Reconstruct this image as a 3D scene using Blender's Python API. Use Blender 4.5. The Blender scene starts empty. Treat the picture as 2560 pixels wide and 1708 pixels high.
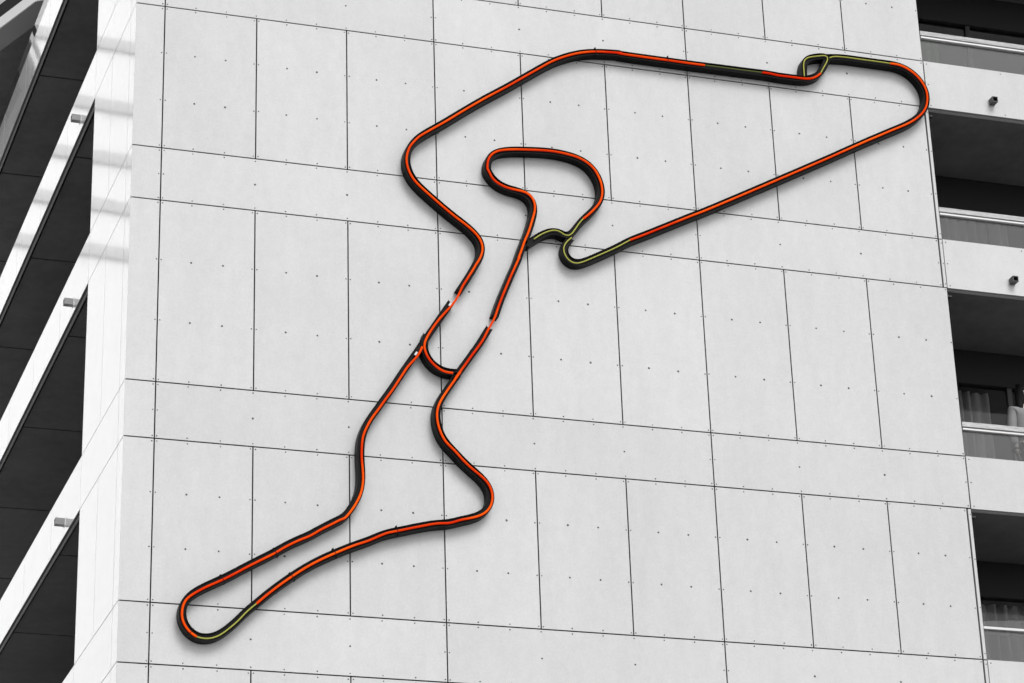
import bpy, bmesh, math, random
from mathutils import Vector, Matrix
random.seed(7)
R = math.radians
sc = bpy.context.scene
C = sc.collection

# ------------------------------------------------------------------ camera
S = 1.2                                   # one cladding module in metres
CAMZ = -10.90787719
def W(u, y, v):                           # module coordinates of the facade -> metres, camera eye at 1.6 m
    return Vector((u * S, y * S, (v - CAMZ) * S + 1.6))
cam_d = bpy.data.cameras.new('camera'); cam = bpy.data.objects.new('camera', cam_d); C.objects.link(cam)
rt = Vector((0.95386383, -0.29865032, -0.03085083)); up = Vector((-0.09563048, -0.39961315, 0.91168204)); fw = Vector((0.28460253, 0.86667025, 0.4097366))
M = Matrix((rt, up, -fw)).transposed().to_4x4(); M.translation = W(-4.36721265, -24.84860515, CAMZ)
cam.matrix_world = M
cam_d.sensor_fit = 'HORIZONTAL'; cam_d.sensor_width = 36; cam_d.lens = 95.0123
cam_d.clip_start = 0.5; cam_d.clip_end = 3000
sc.camera = cam

# ------------------------------------------------------------------ sky and sun (bright overcast day, photo toned to greys)
SUN_EL, SUN_AZ = R(45), R(10)            # azimuth from the facade's outward direction, negative = towards the left
sun_dir = Vector((math.sin(SUN_AZ) * math.cos(SUN_EL), -math.cos(SUN_AZ) * math.cos(SUN_EL), math.sin(SUN_EL)))
world = bpy.data.worlds.new('World'); sc.world = world; world.use_nodes = True
nt = world.node_tree; nt.nodes.clear()
out = nt.nodes.new('ShaderNodeOutputWorld'); bg = nt.nodes.new('ShaderNodeBackground')
sky = nt.nodes.new('ShaderNodeTexSky'); sky.sky_type = 'NISHITA'; sky.sun_disc = False
sky.sun_elevation = SUN_EL; sky.sun_rotation = math.atan2(sun_dir.x, sun_dir.y)
sky.air_density = 1.0; sky.dust_density = 1.5; sky.ozone_density = 1.0
bw = nt.nodes.new('ShaderNodeRGBToBW')    # the photo is toned to greys: the cloud light is neutral
nt.links.new(sky.outputs[0], bw.inputs[0]); nt.links.new(bw.outputs[0], bg.inputs[0])
bg.inputs[1].default_value = 0.12
nt.links.new(bg.outputs[0], out.inputs[0])
sl = bpy.data.lights.new('sun', 'SUN'); sl.energy = 0.8; sl.angle = R(28); sl.color = (1, 1, 1)
so = bpy.data.objects.new('sun', sl); C.objects.link(so)
so.rotation_euler = sun_dir.to_track_quat('Z', 'Y').to_euler(); so.location = (-20, -20, 60)

sc.view_settings.view_transform = 'Standard'; sc.view_settings.look = 'None'
sc.view_settings.exposure = 1.16; sc.view_settings.gamma = 1.0
sc.cycles.max_bounces = 10; sc.cycles.transparent_max_bounces = 12

# ------------------------------------------------------------------ materials
def mat(name, col, rough=0.6, metal=0.0, spec=0.5, noise=None, bump=0.0, coat=0.0):
    m = bpy.data.materials.new(name); m.use_nodes = True
    t = m.node_tree; b = t.nodes['Principled BSDF']
    c = (col, col, col) if not isinstance(col, tuple) else col
    b.inputs['Base Color'].default_value = (*c, 1); b.inputs['Roughness'].default_value = rough
    b.inputs['Metallic'].default_value = metal; b.inputs['Specular IOR Level'].default_value = spec
    b.inputs['Coat Weight'].default_value = coat; b.inputs['Coat Roughness'].default_value = 0.05
    tc = t.nodes.new('ShaderNodeTexCoord')
    if noise:
        amp, scales = noise                # mottling: several octaves of noise that multiply the base colour
        prev = None
        for sx, sz, det, w in scales:
            mp = t.nodes.new('ShaderNodeMapping'); mp.inputs['Scale'].default_value = (sx, sx, sz)
            t.links.new(tc.outputs['Object'], mp.inputs[0])
            n = t.nodes.new('ShaderNodeTexNoise'); n.inputs['Scale'].default_value = 1; n.inputs['Detail'].default_value = det
            n.inputs['Roughness'].default_value = 0.65
            t.links.new(mp.outputs[0], n.inputs['Vector'])
            mr = t.nodes.new('ShaderNodeMapRange'); mr.inputs[1].default_value = 0.25; mr.inputs[2].default_value = 0.75
            mr.inputs[3].default_value = 1 - amp * w; mr.inputs[4].default_value = 1 + amp * w
            t.links.new(n.outputs['Fac'], mr.inputs[0])
            if prev is None: prev = mr.outputs[0]
            else:
                mu = t.nodes.new('ShaderNodeMath'); mu.operation = 'MULTIPLY'
                t.links.new(prev, mu.inputs[0]); t.links.new(mr.outputs[0], mu.inputs[1]); prev = mu.outputs[0]
        oi = t.nodes.new('ShaderNodeObjectInfo')          # boards differ a little in tone
        r2 = t.nodes.new('ShaderNodeMapRange'); r2.inputs[3].default_value = 0.955; r2.inputs[4].default_value = 1.02
        t.links.new(oi.outputs['Random'], r2.inputs[0])
        mu = t.nodes.new('ShaderNodeMath'); mu.operation = 'MULTIPLY'
        t.links.new(prev, mu.inputs[0]); t.links.new(r2.outputs[0], mu.inputs[1])
        vm = t.nodes.new('ShaderNodeVectorMath'); vm.operation = 'SCALE'; vm.inputs[0].default_value = c
        t.links.new(mu.outputs[0], vm.inputs['Scale']); t.links.new(vm.outputs[0], b.inputs['Base Color'])
    if bump:
        n = t.nodes.new('ShaderNodeTexNoise'); n.inputs['Scale'].default_value = 1.3; n.inputs['Detail'].default_value = 1
        t.links.new(tc.outputs['Object'], n.inputs['Vector'])
        bp = t.nodes.new('ShaderNodeBump'); bp.inputs['Strength'].default_value = 1.0; bp.inputs['Distance'].default_value = bump
        t.links.new(n.outputs['Fac'], bp.inputs['Height']); t.links.new(bp.outputs[0], b.inputs['Normal'])
    return m
BOARD = mat('cement_board', 0.47, 0.55, spec=0.25, noise=(0.085, [(0.6, 0.35, 4, 0.6), (5, 1.2, 5, 0.45), (9, 8, 5, 0.5), (40, 34, 3, 0.7)]))
SCREW = mat('screw_head', 0.05, 0.5, metal=0.3)
BACK = mat('dark_backing', 0.02, 0.8)
WHITE = mat('white_enamel_panel', 0.81, 0.11, spec=0.5, noise=(0.02, [(0.5, 0.5, 3, 1)]), bump=0.007, coat=1.0)
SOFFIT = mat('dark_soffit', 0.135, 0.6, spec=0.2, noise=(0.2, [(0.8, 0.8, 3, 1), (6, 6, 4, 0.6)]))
STRIP = mat('grey_drip_strip', 0.40, 0.5)
SEAL = mat('grey_joint_seal', 0.10, 0.8)
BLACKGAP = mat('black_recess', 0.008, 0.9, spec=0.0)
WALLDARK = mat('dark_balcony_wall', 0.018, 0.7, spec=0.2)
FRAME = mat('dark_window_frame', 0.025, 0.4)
RAIL = mat('weathered_rail', 0.36, 0.6, noise=(0.42, [(3, 30, 5, 1), (14, 60, 4, 0.7)]))
RAILM = mat('brushed_rail', 0.50, 0.45, metal=0.2)
CONC = mat('concrete_slab', 0.35, 0.8, noise=(0.1, [(2, 2, 4, 1)]))
ROOFL = mat('pale_roof_soffit', 0.34, 0.6, noise=(0.06, [(1, 1, 3, 1)]))
SIGNBLK = mat('black_sign_metal', 0.004, 0.42, spec=0.07, noise=(0.25, [(3, 3, 3, 1)]))
SPOUTM = mat('dark_spout_metal', 0.045, 0.45, metal=0.2)
SPOUTL = mat('grey_spout_metal', 0.30, 0.45, metal=0.3)
PLUGW = mat('white_plug', 0.5, 0.5)
CURT = mat('grey_curtain', 0.36, 0.9, spec=0.05)
CURTG = mat('green_curtain', (0.20, 0.29, 0.20), 0.9, spec=0.05)
GROUNDM = mat('paving', 0.30, 0.9, noise=(0.12, [(0.6, 0.6, 4, 1), (6, 6, 3, 0.5)]))
TOWERW = mat('tower_white', 0.80, 0.6)
TOWERG = mat('tower_grey_band', 0.48, 0.5)
SKIN = mat('skin', (0.30, 0.27, 0.25), 0.5)
SHIRT = mat('pale_shirt', 0.17, 0.85, noise=(0.15, [(9, 3, 4, 1)]))
HAIR = mat('dark_hair', 0.006, 0.6, spec=0.08)
TROUS = mat('dark_trousers', 0.04, 0.8)
SHOE = mat('shoe', 0.03, 0.5)
EYEW = mat('eye', 0.6, 0.3)

def glow(name, base, emit, strength, rough=0.35):
    m = mat(name, base, rough, spec=0.03); b = m.node_tree.nodes['Principled BSDF']
    b.inputs['Emission Color'].default_value = (*emit, 1); b.inputs['Emission Strength'].default_value = strength
    return m
LIT = glow('lit_red_orange_tube', (0.42, 0.066, 0.002), (1.0, 0.02, 0.0), 0.22, 0.5)
t = LIT.node_tree; b = t.nodes['Principled BSDF']; tc = t.nodes.new('ShaderNodeTexCoord')
n1 = t.nodes.new('ShaderNodeTexNoise'); n1.inputs['Scale'].default_value = 1.1; n1.inputs['Detail'].default_value = 4
t.links.new(tc.outputs['Object'], n1.inputs['Vector'])
rp = t.nodes.new('ShaderNodeValToRGB'); rp.color_ramp.elements[0].position = 0.36; rp.color_ramp.elements[0].color = (0.30, 0.012, 0.0, 1)
rp.color_ramp.elements[1].position = 0.66; rp.color_ramp.elements[1].color = (0.44, 0.095, 0.004, 1)
t.links.new(n1.outputs['Fac'], rp.inputs[0]); t.links.new(rp.outputs[0], b.inputs['Base Color'])
ms = t.nodes.new('ShaderNodeMapRange'); ms.inputs[1].default_value = 0.3; ms.inputs[2].default_value = 0.7; ms.inputs[3].default_value = 0.15; ms.inputs[4].default_value = 0.24
t.links.new(n1.outputs['Fac'], ms.inputs[0]); t.links.new(ms.outputs[0], b.inputs['Emission Strength'])
YEL = glow('faint_glow_yellow_green_tube', (0.31, 0.31, 0.065), (0.5, 0.55, 0.12), 0.03)  # tube is off; small emission added to lift its colour
DIM = glow('faint_olive_tube', (0.09, 0.11, 0.03), (0.1, 0.12, 0.02), 0.03)

def glass(name, tint, refl, veil, veilcol):
    m = bpy.data.materials.new(name); m.use_nodes = True; t = m.node_tree; t.nodes.clear()
    o = t.nodes.new('ShaderNodeOutputMaterial'); tr = t.nodes.new('ShaderNodeBsdfTransparent'); tr.inputs[0].default_value = (tint, tint, tint, 1)
    gl = t.nodes.new('ShaderNodeBsdfGlossy'); gl.inputs['Roughness'].default_value = 0.02; gl.inputs[0].default_value = (1, 1, 1, 1)
    df = t.nodes.new('ShaderNodeBsdfDiffuse'); df.inputs[0].default_value = (veilcol, veilcol, veilcol, 1)
    fr = t.nodes.new('ShaderNodeFresnel'); fr.inputs[0].default_value = refl
    m1 = t.nodes.new('ShaderNodeMixShader'); m1.inputs[0].default_value = veil
    m2 = t.nodes.new('ShaderNodeMixShader')
    t.links.new(tr.outputs[0], m1.inputs[1]); t.links.new(df.outputs[0], m1.inputs[2])
    t.links.new(fr.outputs[0], m2.inputs[0]); t.links.new(m1.outputs[0], m2.inputs[1]); t.links.new(gl.outputs[0], m2.inputs[2])
    t.links.new(m2.outputs[0], o.inputs[0]); return m
GLASSB = glass('balustrade_glass', 0.80, 1.36, 0.05, 0.36)
GLASSW = glass('window_glass', 0.85, 1.22, 0.0, 0.1)

# ------------------------------------------------------------------ helpers
def props(o, label=None, cat=None, group=None, kind=None):
    if label: o['label'] = label
    if cat: o['category'] = cat
    if group: o['group'] = group
    if kind: o['kind'] = kind
    return o
def empty(name, loc, label, cat, group=None):
    o = bpy.data.objects.new(name, None); C.objects.link(o); o.location = loc
    o.empty_display_size = 0.3
    return props(o, label, cat, group)
def link(name, bm, mats, parent=None, smooth=False):
    me = bpy.data.meshes.new(name); bm.normal_update(); bm.to_mesh(me); bm.free()
    for m in (mats if isinstance(mats, (list, tuple)) else [mats]): me.materials.append(m)
    if smooth:
        for p in me.polygons: p.use_smooth = True
    o = bpy.data.objects.new(name, me); C.objects.link(o)
    if parent:
        o.parent = parent
        o.matrix_parent_inverse = Matrix.Identity(4)
        q = parent; off = Vector((0, 0, 0))
        while q: off += q.location; q = q.parent
        me.transform(Matrix.Translation(-off))
    return o
def hexa(bm, pts, mi=0):                  # eight corners: bottom four, top four
    v = [bm.verts.new(p) for p in pts]
    for f in ((0, 3, 2, 1), (4, 5, 6, 7), (0, 1, 5, 4), (1, 2, 6, 5), (2, 3, 7, 6), (3, 0, 4, 7)):
        bm.faces.new([v[i] for i in f]).material_index = mi
def box(bm, a, b, mi=0, fr=None):         # a, b corners in module coordinates (u, y, v), fr an optional frame function
    (x0, y0, z0), (x1, y1, z1) = a, b
    fr = fr or W
    hexa(bm, [fr(x0, y0, z0), fr(x1, y0, z0), fr(x1, y1, z0), fr(x0, y1, z0), fr(x0, y0, z1), fr(x1, y0, z1), fr(x1, y1, z1), fr(x0, y1, z1)], mi)
def prism(bm, poly, z0, z1, mi=0):        # horizontal polygon (u, y) extruded in v
    lo = [bm.verts.new(W(x, y, z0)) for x, y in poly]; hi = [bm.verts.new(W(x, y, z1)) for x, y in poly]
    bm.faces.new(list(reversed(lo))).material_index = mi; bm.faces.new(hi).material_index = mi
    n = len(poly)
    for i in range(n): bm.faces.new((lo[i], lo[(i + 1) % n], hi[(i + 1) % n], hi[i])).material_index = mi
def disc(bm, c, nrm, r, h, mi, n=8):      # a low round screw head standing on a surface
    nrm = nrm.normalized(); t = nrm.cross(Vector((0, 0, 1))).normalized(); b = nrm.cross(t)
    lo, hi = [], []
    for i in range(n):
        a = 2 * math.pi * i / n; d = t * math.cos(a) + b * math.sin(a)
        lo.append(bm.verts.new(c + d * r)); hi.append(bm.verts.new(c + d * r * 0.8 + nrm * h))
    bm.faces.new(hi).material_index = mi
    for i in range(n): bm.faces.new((lo[i], lo[(i + 1) % n], hi[(i + 1) % n], hi[i])).material_index = mi

# left side of the tower: a face that runs back from the corner, very slightly splayed
def FACE(s, d, v):                        # s along the face from the corner, d outwards
    return W(-0.31 - 0.042 * s - d, s - 0.042 * d, v)
FN = Vector((-1, -0.042, 0)).normalized()
TUBES=[
('lit',[(3.71,15.111),(3.651,15.111),(3.591,15.12),(3.532,15.149),(3.485,15.182),(3.432,15.233),(3.392,15.286),(3.363,15.346),(3.346,15.407),(3.345,15.47),(3.373,15.548),(3.447,15.683),(3.546,15.833),(3.658,15.973),(3.726,16.057),(3.763,16.113),(3.821,16.222),(3.859,16.317),(3.923,16.427),(3.987,16.538),(4.051,16.65),(4.028,16.62),(4.088,16.712),(4.13,16.802),(4.149,16.889),(4.135,16.985),(4.091,17.065),(4.019,17.142),(3.919,17.221),(3.806,17.299),(3.695,17.384),(3.583,17.474),(3.482,17.56),(3.393,17.635),(3.303,17.716),(3.236,17.794),(3.192,17.875),(3.162,17.97),(3.152,18.068),(3.168,18.157),(3.198,18.248),(3.245,18.316),(3.324,18.412),(3.464,18.521),(3.689,18.687),(3.972,18.909),(4.258,19.124),(4.546,19.327),(4.764,19.489),(4.984,19.653),(5.205,19.813),(5.397,19.917),(5.574,19.99),(5.721,20.031),(5.867,20.056),(6.014,20.069),(6.22,20.083),(6.134,20.072),(6.378,20.068),(6.623,20.066),(6.869,20.066),(7.116,20.064),(7.402,20.065)]),
('dim',[(7.402,20.065),(7.676,20.068),(7.989,20.069),(8.247,20.072)]),
('lit',[(8.247,20.072),(8.367,20.073),(8.468,20.06),(8.594,20.061),(8.721,20.063),(8.848,20.063),(8.925,20.067),(9.003,20.089),(9.07,20.128),(9.126,20.181)]),
('yel',[(9.126,20.181),(9.171,20.262),(9.216,20.343),(9.254,20.409),(9.261,20.448),(9.247,20.476),(9.209,20.482),(9.163,20.468),(9.058,20.442),(8.966,20.415),(8.912,20.38),(8.884,20.322),(8.876,20.246),(8.879,20.166),(8.876,20.098)]),
('yel',[(9.283,20.452),(9.344,20.484),(9.461,20.494),(9.59,20.499),(9.719,20.497),(9.914,20.498),(10.109,20.498),(10.213,20.497)]),
('lit',[(10.213,20.497),(10.305,20.499),(10.407,20.479),(10.507,20.432),(10.605,20.357),(10.674,20.271),(10.723,20.168),(10.738,20.061),(10.728,19.965),(10.698,19.865),(10.644,19.777),(10.563,19.691),(10.464,19.611),(10.34,19.533),(10.135,19.423),(9.932,19.311),(9.662,19.162),(9.394,19.008),(9.127,18.855),(8.864,18.709),(8.667,18.599),(7.247,17.816),(7.06,17.721),(6.812,17.59),(6.565,17.459),(6.381,17.362),(6.174,17.258)]),
('yel',[(6.174,17.258),(6.015,17.151),(5.833,17.043),(5.652,16.942),(5.509,16.864),(5.414,16.829),(5.345,16.839),(5.289,16.888),(5.251,16.957),(5.245,17.03),(5.268,17.094),(5.317,17.155),(5.366,17.198)]),
('yel',[(4.845,17.112),(4.905,17.162),(4.976,17.213),(5.059,17.256),(5.13,17.281),(5.188,17.282),(5.234,17.25),(5.267,17.22),(5.314,17.21),(5.356,17.234),(5.399,17.295),(5.449,17.375),(5.499,17.449),(5.536,17.491)]),
('lit',[(5.536,17.491),(5.622,17.57),(5.697,17.654),(5.759,17.731),(5.798,17.805),(5.82,17.895),(5.819,17.996),(5.8,18.095),(5.768,18.173),(5.726,18.25),(5.63,18.336),(5.505,18.396),(5.336,18.428),(5.152,18.442),(4.94,18.432),(4.798,18.418),(4.657,18.404),(4.516,18.381),(4.404,18.351),(4.318,18.295),(4.267,18.22),(4.244,18.127),(4.248,18.037),(4.257,18.048),(4.294,17.953),(4.35,17.892),(4.43,17.846),(4.533,17.815),(4.661,17.8),(4.753,17.787),(4.822,17.746),(4.866,17.676),(4.88,17.604),(4.871,17.516),(4.845,17.426),(4.806,17.297),(4.767,17.182),(4.717,17.066),(4.665,16.913),(4.615,16.785),(4.649,16.85),(4.582,16.698),(4.515,16.546),(4.448,16.383),(4.382,16.22),(4.328,16.072),(4.288,15.952),(4.23,15.83),(4.185,15.749),(4.12,15.614),(4.032,15.478),(3.957,15.369),(3.869,15.234),(3.795,15.126),(3.72,15.006),(3.818,15.15),(3.713,14.989),(3.609,14.829),(3.528,14.687),(3.497,14.594),(3.489,14.519),(3.501,14.402),(3.541,14.273),(3.595,14.175),(3.707,14.067),(3.817,13.945),(3.928,13.845),(4.04,13.76),(4.123,13.68),(4.17,13.582),(4.181,13.481),(4.157,13.377),(4.098,13.293),(4.012,13.235),(3.897,13.194),(3.756,13.156),(3.628,13.106),(3.474,13.09),(3.264,13.037),(2.957,12.949),(2.832,12.914),(2.593,12.793),(2.438,12.73),(2.217,12.622),(1.997,12.503),(1.833,12.4),(1.671,12.282),(1.509,12.153),(1.348,12.013),(1.231,11.902)]),
('yel',[(1.231,11.902),(1.114,11.792),(1.009,11.67),(0.904,11.57),(0.82,11.499),(0.737,11.452),(0.642,11.43),(0.568,11.436),(0.526,11.448)]),
('lit',[(0.526,11.448),(0.452,11.495),(0.398,11.557),(0.36,11.63),(0.346,11.716),(0.357,11.804),(0.387,11.883),(0.444,11.942),(0.538,12.009),(0.653,12.078),(0.812,12.162),(0.971,12.257),(1.13,12.358),(1.291,12.454),(1.453,12.551),(1.561,12.627),(1.724,12.724),(1.888,12.806),(1.998,12.883),(2.163,12.981),(2.274,13.048),(2.297,13.051),(2.394,13.173),(2.464,13.293),(2.513,13.411),(2.538,13.557),(2.536,13.701),(2.524,13.844),(2.525,13.989),(2.54,14.136),(2.583,14.257),(2.654,14.396),(2.739,14.522),(2.84,14.679),(2.926,14.806),(2.994,14.921),(3.058,15.027),(3.125,15.139),(3.212,15.242),(3.279,15.337),(3.317,15.429)])]
CHANNELS=[
[(3.829,16.272),(3.923,16.427),(3.987,16.538),(4.051,16.65),(4.028,16.62),(4.088,16.712),(4.13,16.802),(4.149,16.889),(4.135,16.985),(4.091,17.065),(4.019,17.142),(3.919,17.221),(3.806,17.299),(3.695,17.384),(3.583,17.474),(3.482,17.56),(3.393,17.635),(3.303,17.716),(3.236,17.794),(3.192,17.875),(3.162,17.97),(3.152,18.068),(3.168,18.157),(3.198,18.248),(3.245,18.316),(3.324,18.412),(3.464,18.521),(3.689,18.687),(3.972,18.909),(4.258,19.124),(4.546,19.327),(4.764,19.489),(4.984,19.653),(5.205,19.813),(5.397,19.917),(5.574,19.99),(5.721,20.031),(5.867,20.056),(6.014,20.069),(6.22,20.083),(6.134,20.072),(6.378,20.068),(6.623,20.066),(6.869,20.066),(7.116,20.064),(7.402,20.065),(7.402,20.065),(7.676,20.068),(7.989,20.069),(8.247,20.072),(8.247,20.072),(8.367,20.073),(8.468,20.06),(8.594,20.061),(8.721,20.063),(8.848,20.063),(8.925,20.067),(9.003,20.089),(9.07,20.128),(9.126,20.181),(9.126,20.181),(9.171,20.262),(9.216,20.343),(9.254,20.409),(9.261,20.448),(9.247,20.476),(9.209,20.482),(9.163,20.468),(9.058,20.442),(8.966,20.415),(8.912,20.38),(8.884,20.322),(8.876,20.246),(8.879,20.166),(8.875,20.078)],
[(9.226,20.46),(9.285,20.468),(9.344,20.484),(9.461,20.494),(9.59,20.499),(9.719,20.497),(9.914,20.498),(10.109,20.498),(10.213,20.497),(10.213,20.497),(10.305,20.499),(10.407,20.479),(10.507,20.432),(10.605,20.357),(10.674,20.271),(10.723,20.168),(10.738,20.061),(10.728,19.965),(10.698,19.865),(10.644,19.777),(10.563,19.691),(10.464,19.611),(10.34,19.533),(10.135,19.423),(9.932,19.311),(9.662,19.162),(9.394,19.008),(9.127,18.855),(8.864,18.709),(8.667,18.599),(7.247,17.816),(7.06,17.721),(6.812,17.59),(6.565,17.459),(6.381,17.362),(6.174,17.258),(6.174,17.258),(6.015,17.151),(5.833,17.043),(5.652,16.942),(5.509,16.864),(5.414,16.829),(5.345,16.839),(5.289,16.888),(5.251,16.957),(5.245,17.03),(5.268,17.094),(5.317,17.155),(5.366,17.198)],
[(4.75,17.033),(4.845,17.112),(4.905,17.162),(4.976,17.213),(5.059,17.256),(5.13,17.281),(5.188,17.282),(5.234,17.25),(5.267,17.22),(5.314,17.21),(5.356,17.234),(5.399,17.295),(5.449,17.375),(5.499,17.449),(5.536,17.491),(5.536,17.491),(5.622,17.57),(5.697,17.654),(5.759,17.731),(5.798,17.805),(5.82,17.895),(5.819,17.996),(5.8,18.095),(5.768,18.173),(5.726,18.25),(5.63,18.336),(5.505,18.396),(5.336,18.428),(5.152,18.442),(4.94,18.432),(4.798,18.418),(4.657,18.404),(4.516,18.381),(4.404,18.351),(4.318,18.295),(4.267,18.22),(4.244,18.127),(4.248,18.037),(4.257,18.048),(4.294,17.953),(4.35,17.892),(4.43,17.846),(4.533,17.815),(4.661,17.8),(4.753,17.787),(4.822,17.746),(4.866,17.676),(4.88,17.604),(4.871,17.516),(4.845,17.426),(4.806,17.297),(4.767,17.182),(4.717,17.066),(4.665,16.913),(4.615,16.785),(4.649,16.85),(4.582,16.698),(4.515,16.546),(4.448,16.383),(4.382,16.22),(4.328,16.072),(4.296,15.968)],
[(4.214,15.796),(4.114,15.618),(4.026,15.482),(3.951,15.373),(3.863,15.238),(3.788,15.13),(3.714,15.009),(3.812,15.154),(3.707,14.993),(3.603,14.833),(3.522,14.69),(3.491,14.598),(3.483,14.523),(3.495,14.406),(3.535,14.277),(3.589,14.178),(3.7,14.071),(3.811,13.949),(3.922,13.849),(4.034,13.764),(4.117,13.683),(4.164,13.585),(4.175,13.484),(4.151,13.381),(4.092,13.296),(4.005,13.239),(3.891,13.197),(3.75,13.16),(3.622,13.109),(3.468,13.094),(3.258,13.041),(2.951,12.952),(2.826,12.918),(2.587,12.797),(2.432,12.733),(2.211,12.625),(1.991,12.507),(1.828,12.404),(1.665,12.285),(1.503,12.156),(1.342,12.017),(1.225,11.905),(1.109,11.802),(1.004,11.679),(0.899,11.579),(0.816,11.508),(0.732,11.461),(0.637,11.439),(0.564,11.445),(0.521,11.458),(0.441,11.506),(0.388,11.568),(0.349,11.641),(0.335,11.727),(0.346,11.815),(0.376,11.894),(0.433,11.953),(0.527,12.02),(0.643,12.09),(0.801,12.173),(0.96,12.268),(1.12,12.369),(1.28,12.466),(1.442,12.562),(1.55,12.638),(1.713,12.736),(1.877,12.817),(1.987,12.894),(2.152,12.993),(2.263,13.059),(2.287,13.063),(2.383,13.184),(2.453,13.304),(2.502,13.423),(2.527,13.568),(2.525,13.712),(2.513,13.856),(2.514,14.001),(2.529,14.148),(2.572,14.269),(2.643,14.408),(2.728,14.533),(2.829,14.691),(2.915,14.818),(3.061,15.062),(3.158,15.212),(3.266,15.379),(3.373,15.555),(3.463,15.695),(3.557,15.845),(3.638,15.973),(3.717,16.099)],
[(3.386,15.613),(3.338,15.507),(3.335,15.437),(3.351,15.357),(3.38,15.291),(3.426,15.226),(3.485,15.174),(3.556,15.136),(3.639,15.116),(3.722,15.116),(3.783,15.131)]]
CLIPS=[(0.822,12.177),(1.456,12.557),(2.182,12.61),(1.66,12.27),(0.452,11.493),(2.959,12.954),(6.862,20.065),(5.826,20.046)]
PLUGS=[(3.691,16.051),(3.231,15.322),(8.893,20.199)]

# ------------------------------------------------------------------ ground
bm = bmesh.new()
vs = [bm.verts.new(p) for p in ((-900, -900, 0), (900, -900, 0), (900, 900, 0), (-900, 900, 0))]; bm.faces.new(vs)
props(link('ground', bm, GROUNDM), kind='structure')

# ------------------------------------------------------------------ the tower
V = [5.0139, 4.3926, 2.6707, 2.0560, 0.0, -0.6167, -2.3398, -2.9635]
UP = [7.07, 7.69]                          # spandrel of the floor above
DN = -2.9635 - 2.056
tower = empty('apartment_tower', W(4, 0, CAMZ - 1.6 / S), 'grey clad apartment tower with balconies on both sides of a screwed panel wall', 'building')
bm = bmesh.new()
G0 = CAMZ - 1.6 / S
box(bm, (-0.27, 0.035, G0), (8.985, 2.13, 10.5)); box(bm, (1.35, 2.14, G0), (8.985, 14, 10.5))
box(bm, (9.0, 2.7, G0), (15, 14, 10.5))
link('core_wall', bm, BACK, tower)
bm = bmesh.new()
box(bm, (-0.31, 0.0, G0), (9.0, 0.03, DN)); link('plain_wall', bm, BOARD, tower); bm = bmesh.new(); box(bm, (-0.31, 0.0, UP[0] + 0.02), (9.0, 0.03, 10.5))
link('plain_wall', bm, BOARD, tower)

G = 0.0072                                 # half a joint
def panel(u0, u1, v0, v1, cols, rows, edge_l=True, edge_r=True, inner=True, corner_only=False):
    bm = bmesh.new()
    a, b, c, d = u0 + G, u1 - G, v0 + G, v1 - G
    box(bm, (a, 0.0, c), (b, 0.014, d))
    n = Vector((0, -1, 0)); e = 0.022
    def sc_(u, v, r): disc(bm, W(u, 0.0, v) + Vector((random.uniform(-.003, .003), 0, random.uniform(-.003, .003))), n, r, 0.004, 1)
    for i in range(cols + 1):
        x = u0 + (u1 - u0) * i / cols
        if i == 0: x = a + e * 0.8
        if i == cols: x = b - e * 0.8
        if (i == 0 and not edge_l) or (i == cols and not edge_r): continue
        for j in range(rows + 1):
            z = v0 + (v1 - v0) * j / rows
            if j == 0: z = c + e
            if j == rows: z = d - e
            side = i in (0, cols) or j in (0, rows)
            if not side and not inner: continue
            if not side and cols > 3 and i % 3: continue
            sc_(x, z, random.uniform(0.008, 0.0105) if side else random.uniform(0.012, 0.0155))
    return link('cladding_panel', bm, [BOARD, SCREW], tower)
rows = [(V[0], UP[0], 't'), (V[1], V[0], 'b'), (V[2], V[1], 't'), (V[3], V[2], 'b'), (V[4], V[3], 't'), (V[5], V[4], 'b'), (V[6], V[5], 't'), (V[7], V[6], 'b'), (DN, V[7], 't')]
trims = {2: 1, 3: 1, 6: 1, 7: 1}           # rows whose last board stops short of a trim strip
U = [0, 1.0043, 2.0067, 3.0012, 4.0017, 5.0, 5.9994, 7.0014, 8.0046, 9.004]
for k, (lo, hi, kind) in enumerate(rows):
    uR = 8.956 if k in trims else 9.006
    panel(-0.31 - G, 0, lo, hi, 1, 3 if kind == 't' else 2, edge_l=False)
    if kind == 't':
        for i in range(9): panel(U[i], uR if i == 8 else U[i + 1], lo, hi, 3, 3)
    else:
        for i in (0, 3, 6): panel(U[i], uR if i == 6 else U[i + 3], lo, hi, 9, 2)
    if k in trims:                         # narrow edge strip, set back a little, with screws
        bm = bmesh.new(); box(bm, (8.972, 0.004, lo + G), (9.006, 0.05, hi - G))
        for f in ((0.04, 0.34, 0.66, 0.96) if kind == 't' else (0.08, 0.5, 0.92)):
            disc(bm, W(8.994, 0.004, lo + (hi - lo) * f), Vector((0, -1, 0)), 0.009, 0.003, 1)
        link('edge_strip', bm, [BOARD, SCREW], tower)

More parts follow.
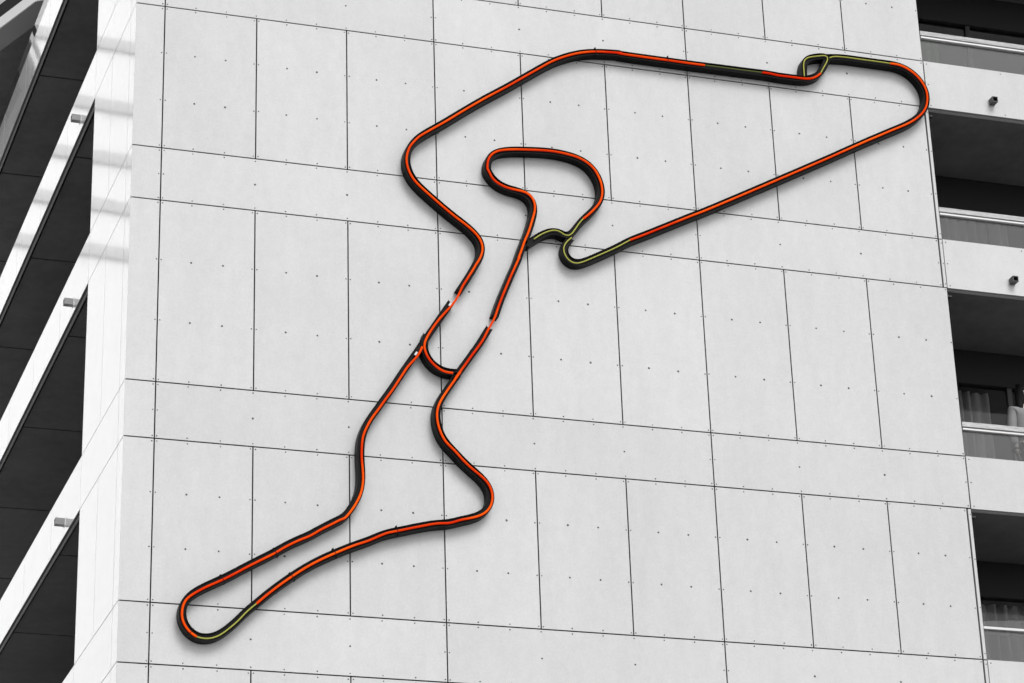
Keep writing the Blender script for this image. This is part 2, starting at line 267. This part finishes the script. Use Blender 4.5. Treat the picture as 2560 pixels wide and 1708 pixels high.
# ---- balconies on the right
floors = [(UP[0], UP[1], None), (V[1], V[0], 'striped'), (V[3], V[2], 'stained'), (V[5], V[4], 'person'), (V[7], V[6], 'thin'), (DN - 0.62, DN, None)]
XE = 15.0
for k, (lo, hi, style) in enumerate(floors):
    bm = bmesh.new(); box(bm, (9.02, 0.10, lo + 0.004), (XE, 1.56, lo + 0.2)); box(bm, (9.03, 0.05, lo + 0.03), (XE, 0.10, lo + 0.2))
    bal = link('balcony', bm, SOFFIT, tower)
    bm = bmesh.new(); box(bm, (9.02, 0.052, lo - 0.006), (XE, 0.090, lo + 0.024))
    link('drip_strip', bm, STRIP, bal)
    bm = bmesh.new(); x = 9.014
    while x < XE - 0.1:                    # spandrel boards with screws along both edges
        x1 = min(x + 3.0, XE)
        box(bm, (x, 0.0, lo), (x1 - 0.012, 0.014, hi))
        for i in range(4):
            sx = x + (0.035 if i == 0 else 0.02) + (x1 - x - 0.06) * i / 3.0
            for sz in (lo + 0.03, hi - 0.035): disc(bm, W(sx, 0, sz), Vector((0, -1, 0)), 0.0095, 0.004, 1)
        disc(bm, W(x + 0.03, 0, (lo + hi) / 2), Vector((0, -1, 0)), 0.0095, 0.004, 1)
        x = x1
    link('spandrel', bm, [BOARD, SCREW], bal)
    bm = bmesh.new(); box(bm, (9.012, 0.03, hi - 0.1), (XE, 0.04, hi + 0.335))
    if style == 'thin':                    # here a second sheet of glass with a bowed top edge rises above the rail
        xs = [9.012 + 0.25 * i for i in range(12)]; top = lambda x: hi + 0.45 + 0.10 * math.sin((x - 9.012) / 2.75 * math.pi / 1.3)
        for x0, x1 in zip(xs[:-1], xs[1:]):
            hexa(bm, [W(x0, 0.052, hi + 0.30), W(x1, 0.052, hi + 0.30), W(x1, 0.060, hi + 0.30), W(x0, 0.060, hi + 0.30), W(x0, 0.052, top(x0)), W(x1, 0.052, top(x1)), W(x1, 0.060, top(x1)), W(x0, 0.060, top(x0))])
        bmesh.ops.remove_doubles(bm, verts=bm.verts, dist=1e-4)
    link('glass_balustrade', bm, GLASSB, bal)
    bm = bmesh.new()
    if style == 'thin':
        box(bm, (9.012, 0.005, hi + 0.352), (XE, 0.05, hi + 0.378)); link('handrail', bm, RAILM, bal)
    else:
        box(bm, (9.012, 0.0, hi + 0.358), (XE, 0.06, hi + 0.414)); link('handrail', bm, RAIL if style else RAILM, bal)
        bm = bmesh.new(); box(bm, (9.012, -0.004, hi + 0.318), (XE, 0.055, hi + 0.338)); link('glass_clamp', bm, RAILM, bal)
    bm = bmesh.new(); box(bm, (9.03, 0.07, lo - 0.075), (9.05, 0.16, lo - 0.004)); box(bm, (9.05, 0.08, lo - 0.07), (9.10, 0.15, lo - 0.05))
    link('rail_bracket', bm, FRAME, bal)

# window wall behind the balconies
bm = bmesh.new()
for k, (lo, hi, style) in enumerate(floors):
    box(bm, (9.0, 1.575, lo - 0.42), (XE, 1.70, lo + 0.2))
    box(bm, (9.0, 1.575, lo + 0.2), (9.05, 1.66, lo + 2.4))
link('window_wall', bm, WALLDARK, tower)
for k, (lo, hi, style) in enumerate(floors[:-1]):
    top_of = {0: 2.06, 1: UP[0], 2: V[1], 3: V[3], 4: V[5]}
    top = (UP[0] + 2.68 if k == 0 else floors[k - 1][0]) - 0.42
    bm = bmesh.new()
    for x in (9.05, 10.52, 12.0, 13.5, XE - 0.06): box(bm, (x, 1.60, lo + 0.2), (x + 0.06, 1.66, top))
    box(bm, (9.11, 1.605, lo + 0.2), (XE, 1.655, lo + 0.26))
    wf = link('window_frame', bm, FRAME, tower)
    bm = bmesh.new(); box(bm, (9.11, 1.625, lo + 0.26), (XE, 1.635, top)); link('pane', bm, GLASSW, wf)

def curtain(u0, u1, v0, v1, y, amp, wl, m, label):
    bm = bmesh.new(); n = int((u1 - u0) / wl * 10); prev = None; ph = 0.0
    for i in range(n + 1):
        u = u0 + (u1 - u0) * i / n; ph += 2 * math.pi / 10 * random.uniform(0.6, 1.4)
        a = amp * (0.7 + 0.3 * math.sin(ph * 0.31))
        p = [bm.verts.new(W(u + amp * 0.2 * math.sin(ph * 2) * q, y + a * (1 if q else 0.7) * math.sin(ph + q * 0.25), v0 + (v1 - v0) * (1 - q))) for q in (0, 0.33, 0.66, 1)]
        if prev:
            for j in range(3): bm.faces.new((prev[j], p[j], p[j + 1], prev[j + 1]))
        prev = p
    o = link('curtain', bm, m, None, True)
    sol = o.modifiers.new('thickness', 'SOLIDIFY'); sol.thickness = 0.006
    return props(o, label, 'curtain', 'curtains behind the balcony windows')
curtain(9.12, 10.2, V[1] + 0.25, UP[0] - 0.5, 1.79, 0.07, 0.12, CURTG, 'dark greenish curtain in thin folds behind the topmost balcony')
curtain(9.12, 10.62, V[3] + 0.25, V[1] - 0.46, 1.79, 0.07, 0.12, CURT, 'curtain almost lost in shade behind the balcony with the upper stained rail')
curtain(10.66, 10.86, V[3] + 0.25, V[1] - 0.46, 1.78, 0.04, 0.12, CURT, 'narrow pale curtain edge beside a dark gap, behind the glass below the stained rail')
curtain(9.12, 10.40, V[5] + 0.25, V[3] - 0.44, 1.80, 0.085, 0.13, CURT, 'long grey pleated curtain behind the balcony where a person stands')
curtain(9.12, 13.0, V[7] + 0.25, V[5] - 0.44, 1.80, 0.085, 0.15, CURT, 'grey pleated curtain behind the lowest balcony with the thin rail')

# ---- left side: corner strip, spandrels, soffits
SW, SE = 2.15, 15.0
bands = [(UP[0], UP[1]), (V[1], V[0]), (V[3], V[2]), (V[5], V[4]), (V[7], V[6]), (DN - 0.62, DN)]
def side_panel(s0, s1, v0, v1, name='side_panel', parent=None):
    bm = bmesh.new(); g = 0.0045
    box(bm, (s0 + g, -0.010, v0 + g), (s1 - g, 0.0, v1 - g), 0, lambda s, d, v: FACE(s, d, v))
    n = 4 if v1 - v0 > 1 else 2
    for j in range(n + 1):
        z = v0 + 0.03 + (v1 - v0 - 0.06) * j / n
        for s in (s0 + 0.03, s1 - 0.03): disc(bm, FACE(s, 0.0, z), FN, 0.006, 0.0015, 1, 6)
    return link(name, bm, [WHITE, STRIP], parent or tower)
levels = [10.5, UP[1], UP[0], V[0], V[1], V[2], V[3], V[4], V[5], V[6], V[7], DN]
for a, b in zip(levels[1:], levels[:-1]):
    tall = b - a > 1
    cuts = [0.0, 0.27, 1.2, SW] if tall else [0.0, 0.27, SW]
    for s0, s1 in zip(cuts[:-1], cuts[1:]): side_panel(s0, s1, a, b)
bm = bmesh.new()
box(bm, (0.015, -0.2, G0), (SW, -0.0035, 10.5), 0, lambda s, d, v: FACE(s, d, v)); link('joint_seal', bm, SEAL, tower)
for k, (lo, hi) in enumerate(bands):
    bm = bmesh.new(); joints = [SW + 0.02, 3.66, 6.5, 9.36, 12.2, SE]   # soffit boards with open joints between them
    for s0, s1 in zip(joints[:-1], joints[1:]):
        hexa(bm, [FACE(s0 + .018, -.085, lo + .02), W(1.34, s0 + .018, lo + .02), W(1.34, s1 - .018, lo + .02), FACE(s1 - .018, -.085, lo + .02),
                  FACE(s0 + .018, -.085, lo + .06), W(1.34, s0 + .018, lo + .06), W(1.34, s1 - .018, lo + .06), FACE(s1 - .018, -.085, lo + .06)])
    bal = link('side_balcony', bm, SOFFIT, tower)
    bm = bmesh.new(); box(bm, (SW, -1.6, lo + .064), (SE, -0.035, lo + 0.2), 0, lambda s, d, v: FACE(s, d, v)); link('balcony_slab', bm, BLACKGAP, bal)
    bm = bmesh.new(); box(bm, (SW, -.052, lo - .01), (SE, -.034, lo + .06), 0, lambda s, d, v: FACE(s, d, v)); link('drip_strip', bm, STRIP, bal)
    bm = bmesh.new(); box(bm, (SW, -.033, lo + .004), (SE, -.0035, hi - .004), 0, lambda s, d, v: FACE(s, d, v)); link('joint_seal', bm, SEAL, bal)
    cuts = [SW, 3.8, 5.45, 7.1, 8.75, 10.4, 12.05, 13.7, SE]
    for s0, s1 in zip(cuts[:-1], cuts[1:]): side_panel(s0, s1, lo, hi, 'side_spandrel', bal)
bm = bmesh.new(); box(bm, (SW + 1.2, -0.05, UP[1]), (SE, -0.04, UP[1] + 0.36), 0, lambda s, d, v: FACE(s, d, v)); link('glass_balustrade', bm, GLASSB, tower)
# roof slab over the top terrace, its edge cut at an angle
bm = bmesh.new()
edge = [(-1.60, 10.40), (-0.43, 7.791)]
prism(bm, [edge[0], edge[1], (-0.30, 7.72), (0.1, 2.3), (8, 2.3), (8, 14), (-1.6, 14)], 9.0, 9.16)
roof = link('roof', bm, ROOFL, tower)
bm = bmesh.new(); prism(bm, [(-1.625, 10.39), (-0.445, 7.77), (-0.43, 7.791), (-1.60, 10.40)], 8.99, 9.17); link('fascia', bm, WHITE, roof)
bm = bmesh.new(); prism(bm, [(-1.615, 10.392), (-0.438, 7.775), (0.0, 7.5), (0, 14), (-1.6, 14)], 9.17, 9.40); link('parapet', bm, WALLDARK, roof)
bm = bmesh.new(); prism(bm, [(-1.2, 10.3), (-0.356, 8.423), (-0.404, 9.723), (-0.5, 12), (-1.2, 12)], 8.975, 8.998); link('ceiling_shade', bm, SOFFIT, roof)  # dark sheet under the pale soffit imitates the shade on its inner part

# ------------------------------------------------------------------ drain spouts
def spout(base, nrm, L, w, label, m, m2):
    nrm = nrm.normalized(); t = nrm.cross(Vector((0, 0, 1))).normalized(); b = Vector((0, 0, 1))
    o = empty('drain_spout', base, label, 'drain spout', 'square drain spouts on the balcony fronts')
    bm = bmesh.new()
    def q(a, c, l): return base + t * a * w + b * c * w + nrm * l
    h = 0.78; rings = [[q(x, z, l) for x, z in ((-1, -1), (1, -1), (1, 1), (-1, 1))] for l in (0.0, L)]
    rings.append([q(x * h, z * h, L) for x, z in ((-1, -1), (1, -1), (1, 1), (-1, 1))])
    rings.append([q(x * h, z * h, L * 0.25) for x, z in ((-1, -1), (1, -1), (1, 1), (-1, 1))])
    vr = [[bm.verts.new(p) for p in r] for r in rings]
    for a, c in zip(vr[:-1], vr[1:]):
        for i in range(4): bm.faces.new((a[i], a[(i + 1) % 4], c[(i + 1) % 4], c[i]))
    bm.faces.new(vr[-1])
    link('pipe', bm, m, o)
    bm = bmesh.new()
    hexa(bm, [q(-1.25, -1.25, 0.001), q(1.25, -1.25, 0.001), q(1.25, -1.25, 0.008), q(-1.25, -1.25, 0.008), q(-1.25, 1.25, 0.001), q(1.25, 1.25, 0.001), q(1.25, 1.25, 0.008), q(-1.25, 1.25, 0.008)])
    link('flange', bm, m2, o)
    return o
FRONT = Vector((0, -1, 0))
spout(W(9.845, 0, 4.56), FRONT, 0.13, 0.041, 'dark square drain spout on the spandrel beside the far right bend of the sign', SPOUTM, BOARD)
spout(W(9.835, 0, 2.215), FRONT, 0.13, 0.041, 'dark square drain spout on the spandrel below the stained grey handrail', SPOUTM, BOARD)
for v, txt in ((V[1] + 0.17, 'topmost of the three pale drain spouts, on the white side band crossed by grey reflections'),
               (V[3] + 0.135, 'middle one of the three pale drain spouts on the white side bands'),
               (V[5] + 0.157, 'lowest of the three pale drain spouts, on the brightest white side band')):
    spout(FACE(3.0, 0, v), FN, 0.13, 0.045, txt, SPOUTL, WHITE)

# ------------------------------------------------------------------ the illuminated circuit sign
D = 0.125 * S
def smooth_path(P, step=0.018, passes=3):
    pts = [Vector((x, 0, z)) for x, z in P]
    q = [pts[0]]
    for p in pts[1:]:
        if (p - q[-1]).length > 0.004: q.append(p)
    pts = q; out = []
    ext = [pts[0] * 2 - pts[1]] + pts + [pts[-1] * 2 - pts[-2]]
    for i in range(1, len(ext) - 2):
        p0, p1, p2, p3 = ext[i - 1:i + 3]
        d0, d1, d2 = [(a - b).length ** 0.5 for a, b in ((p1, p0), (p2, p1), (p3, p2))]
        n = max(2, int((p2 - p1).length / step))
        m1 = (p2 - p1) + ((p1 - p0) / d0 - (p2 - p0) / (d0 + d1)) * d1
        m2 = (p2 - p1) + ((p3 - p2) / d2 - (p3 - p1) / (d1 + d2)) * d1
        for k in range(n):
            t = k / n; t2, t3 = t * t, t * t * t
            out.append(p1 * (2 * t3 - 3 * t2 + 1) + m1 * (t3 - 2 * t2 + t) + p2 * (-2 * t3 + 3 * t2) + m2 * (t3 - t2))
    out.append(pts[-1])
    for _ in range(passes):
        out = [out[0]] + [(a + b * 2 + c) / 4 for a, b, c in zip(out[:-2], out[1:-1], out[2:])] + [out[-1]]
    return out
def sweep(path, prof, y_of, caps=True):   # profile points (n, y) carried along a path in the plane of the wall
    bm = bmesh.new(); rings = []
    for i, p in enumerate(path):
        t = (path[min(i + 1, len(path) - 1)] - path[max(i - 1, 0)]).normalized(); n = Vector((-t.z, 0, t.x))
        rings.append([bm.verts.new(p + n * a + Vector((0, y_of(b), 0))) for a, b in prof])
    m = len(prof)
    for a, b in zip(rings[:-1], rings[1:]):
        for i in range(m): bm.faces.new((a[i], a[(i + 1) % m], b[(i + 1) % m], b[i]))
    if caps: bm.faces.new(rings[0][::-1]); bm.faces.new(rings[-1])
    bmesh.ops.recalc_face_normals(bm, faces=bm.faces)
    return bm
sign = empty('circuit_sign', W(4.5, 0, 1), 'large black and red orange light tube sign tracing a race track across the panel wall', 'wall sign')
for k, P in enumerate(CHANNELS):
    w = 0.046; t = 0.008; f = -D + 0.0015 * k; b = -0.012 + 0.001 * k
    prof = [(-w, b), (-w, f), (-w + t, f), (-w + t, f + 0.022), (w - t, f + 0.022), (w - t, f), (w, f), (w, b)]
    link('channel', sweep(smooth_path(P, 0.03, 14), prof, lambda y: y), SIGNBLK, sign)
for kind, P in TUBES:
    r = {'lit': 0.014, 'yel': 0.0085, 'dim': 0.0075}[kind]; m = {'lit': LIT, 'yel': YEL, 'dim': DIM}[kind]
    n = 12; prof = [(r * math.cos(2 * math.pi * i / n), r * math.sin(2 * math.pi * i / n)) for i in range(n)]
    o = link('light_tube', sweep(smooth_path(P, 0.02, 6), prof, lambda y: y - D - 0.002), m, sign, True)
    o['label'] = {'lit': 'glowing red orange tube', 'yel': 'thin yellow green tube, switched off but given a slight glow', 'dim': 'faint dark olive tube'}[kind]
def near_dir(x, z):
    best = None
    for P in CHANNELS:
        for (x0, z0), (x1, z1) in zip(P[:-1], P[1:]):
            d = (x - (x0 + x1) / 2) ** 2 + (z - (z0 + z1) / 2) ** 2
            if best is None or d < best[0]: best = (d, Vector((x1 - x0, 0, z1 - z0)).normalized())
    return best[1]
for x, z in CLIPS:                         # thin straps over the tube with a lug on the casing
    t = near_dir(x, z); n = Vector((-t.z, 0, t.x)); c = Vector((x, 0, z)); bm = bmesh.new()
    def bar(a0, a1, h, y0, y1):
        p = [c + n * a + t * q for q in (-h, h) for a in (a0, a1)]
        hexa(bm, [p[0] + Vector((0, y0, 0)), p[1] + Vector((0, y0, 0)), p[1] + Vector((0, y1, 0)), p[0] + Vector((0, y1, 0)),
                  p[2] + Vector((0, y0, 0)), p[3] + Vector((0, y0, 0)), p[3] + Vector((0, y1, 0)), p[2] + Vector((0, y1, 0))])
    bar(-0.05, 0.05, 0.003, -D - 0.024, -D - 0.0195); bar(0.048, 0.060, 0.007, -D - 0.0195, -D + 0.05); bar(-0.060, -0.048, 0.007, -D - 0.0195, -D + 0.05)
    link('clip', bm, SIGNBLK, sign)
for x, z in PLUGS[:2]:
    t = near_dir(x, z); n = Vector((-t.z, 0, t.x)); c = Vector((x, -D, z)); bm = bmesh.new()
    p = [c + n * a + t * q for q, a in ((-.025, -.012), (-.025, .012), (.025, .012), (.025, -.012))]
    hexa(bm, [q + Vector((0, 0.0, 0)) for q in p] + [q + Vector((0, -0.02, 0)) for q in p]); link('plug', bm, PLUGW, sign)

# ------------------------------------------------------------------ a white tower behind, off to the left: it shows as bands of reflection in the side panels
nb = empty('white_tower_block', (-22, 48, 0), 'white tower block with grey window bands standing behind the apartment tower', 'building')
bm = bmesh.new(); box(bm, (-26, 40, G0), (-6.2, 52, 34)); link('tower_wall', bm, TOWERW, nb)
for v in (29.9, 27.94, 25.98, 24.35, 22.89, 21.5):
    bm = bmesh.new(); box(bm, (-25.5, 39.9, v - 0.17), (-6.4, 40.0, v + 0.17)); link('window_band', bm, TOWERG, nb)

# ------------------------------------------------------------------ the person on the balcony
def person():
    FL = V[5] + 0.2; base = W(9.985, 0.30, FL)
    o = empty('person', base, 'person in a loose pale shirt standing behind the balcony glass with one arm hanging down', 'person')
    def skin(name, joints, edges, m, parent, sub=2):
        me = bpy.data.meshes.new(name); me.from_pydata([j[:3] for j in joints], edges, [])
        ob = bpy.data.objects.new(name, me); C.objects.link(ob); me.materials.append(m)
        md = ob.modifiers.new('s', 'SKIN'); md.use_smooth_shade = True
        for i, j in enumerate(joints): me.skin_vertices[0].data[i].radius = j[3] if isinstance(j[3], tuple) else (j[3], j[3])
        for d in me.skin_vertices[0].data: d.use_root = False
        me.skin_vertices[0].data[0].use_root = True
        sm = ob.modifiers.new('d', 'SUBSURF'); sm.levels = sm.render_levels = sub
        ob.parent = parent
        return ob
    # joints around the person's base, facing the street (-y)
    J = [(0, 0, .93, (.155, .11)), (0, .01, 1.10, (.135, .095)), (0, .01, 1.28, (.165, .105)), (0, .01, 1.40, (.12, .08)), (0, 0, 1.49, .055), (0, -.01, 1.56, .06),
         (0, -.02, 1.63, (.075, .09)), (0, -.01, 1.72, (.07, .085)),
         (-.17, .01, 1.40, .06), (-.215, .0, 1.14, .048), (-.225, -.05, .90, .036), (-.222, -.06, .82, .03), (-.22, -.065, .745, (.02, .04)),
         (.17, .01, 1.40, .06), (.215, .0, 1.14, .048), (.225, -.05, .90, .036), (.222, -.06, .82, .03), (.22, -.065, .745, (.02, .04)),
         (-.09, 0, .86, .085), (-.095, -.01, .48, .058), (-.10, .02, .09, .04), (-.105, -.12, .035, .035),
         (.09, 0, .86, .085), (.095, -.01, .48, .058), (.10, .02, .09, .04), (.105, -.12, .035, .035)]
    E = [(0, 1), (1, 2), (2, 3), (3, 4), (4, 5), (5, 6), (6, 7), (3, 8), (8, 9), (9, 10), (10, 11), (11, 12), (3, 13), (13, 14), (14, 15), (15, 16), (16, 17),
         (0, 18), (18, 19), (19, 20), (20, 21), (0, 22), (22, 23), (23, 24), (24, 25)]
    for s in (-1, 1):                       # five fingers each, slightly curled, thumb from the side of the palm
        palm = 12 if s < 0 else 17
        for dy, ln in ((-.03, .065), (-.011, .075), (.008, .07), (.026, .055)):
            n0 = len(J); x = s * .22
            J += [(x, -.065 + dy, .705, .0095), (x - s * .008, -.067 + dy, .705 - ln * .5, .0085), (x - s * .022, -.070 + dy, .705 - ln, .0075)]
            E += [(palm, n0), (n0, n0 + 1), (n0 + 1, n0 + 2)]
        n0 = len(J); J += [(s * .21, -.105, .755, .0105), (s * .205, -.118, .725, .009)]; E += [(palm, n0), (n0, n0 + 1)]
    body = skin('body', J, E, SKIN, o)
    # loose shirt with long sleeves, trousers, hair: clothing over the body
    SH = [(0, 0, .88, (.20, .15)), (0, .01, 1.12, (.185, .135)), (0, .01, 1.30, (.20, .135)), (0, .01, 1.425, (.14, .09)),
          (-.185, .01, 1.40, .082), (-.235, 0, 1.14, .075), (-.242, -.055, .85, .058), (.185, .01, 1.40, .082), (.235, 0, 1.14, .075), (.242, -.055, .85, .058)]
    skin('shirt', SH, [(0, 1), (1, 2), (2, 3), (3, 4), (4, 5), (5, 6), (3, 7), (7, 8), (8, 9)], SHIRT, o)
    TR = [(0, 0, .90, (.165, .125)), (-.095, 0, .80, .10), (-.10, -.01, .46, .075), (-.105, .02, .12, .062), (.095, 0, .80, .10), (.10, -.01, .46, .075), (.105, .02, .12, .062)]
    skin('trousers', TR, [(0, 1), (1, 2), (2, 3), (0, 4), (4, 5), (5, 6)], TROUS, o)
    HR = [(0, .03, 1.70, (.098, .10)), (0, .0, 1.77, (.08, .085)), (0, .05, 1.58, (.105, .07)), (-.085, -.02, 1.50, (.055, .05)), (.085, -.02, 1.50, (.055, .05)), (-.09, -.05, 1.40, (.04, .035)), (.09, -.05, 1.40, (.04, .035))]
    skin('hair', HR, [(0, 1), (0, 2), (2, 3), (2, 4), (3, 5), (4, 6)], HAIR, o)
    skin('bracelet', [(-.223, -.06, .835, .042), (-.222, -.062, .785, .040)], [(0, 1)], SHOE, o, 1)
    bm = bmesh.new()
    for s in (-1, 1): bmesh.ops.create_uvsphere(bm, u_segments=10, v_segments=8, radius=.013, matrix=Matrix.Translation((s * .032, -.094, 1.655)))
    ob = link('eyes', bm, EYEW, None, True); ob.parent = o
    NS = [(0, -.095, 1.645, .010), (0, -.115, 1.61, .015), (0, -.10, 1.598, .014)]
    skin('nose', NS, [(0, 1), (1, 2)], SKIN, o, 1)
    skin('mouth', [(-.025, -.095, 1.568, .006), (0, -.103, 1.566, .009), (.025, -.095, 1.568, .006)], [(0, 1), (1, 2)], mat('lips', (0.30, 0.14, 0.12), 0.5), o, 1)
    for s in (-1, 1): skin('ear', [(s * .078, 0, 1.61, .012), (s * .086, .008, 1.64, .018), (s * .08, .004, 1.665, .012)], [(0, 1), (1, 2)], SKIN, o, 1)
    for s in (-1, 1):
        skin('shoe', [(s * .102, .05, .045, .045), (s * .104, -.06, .04, .045), (s * .107, -.16, .03, .035)], [(0, 1), (1, 2)], SHOE, o, 1)
    return o
person()
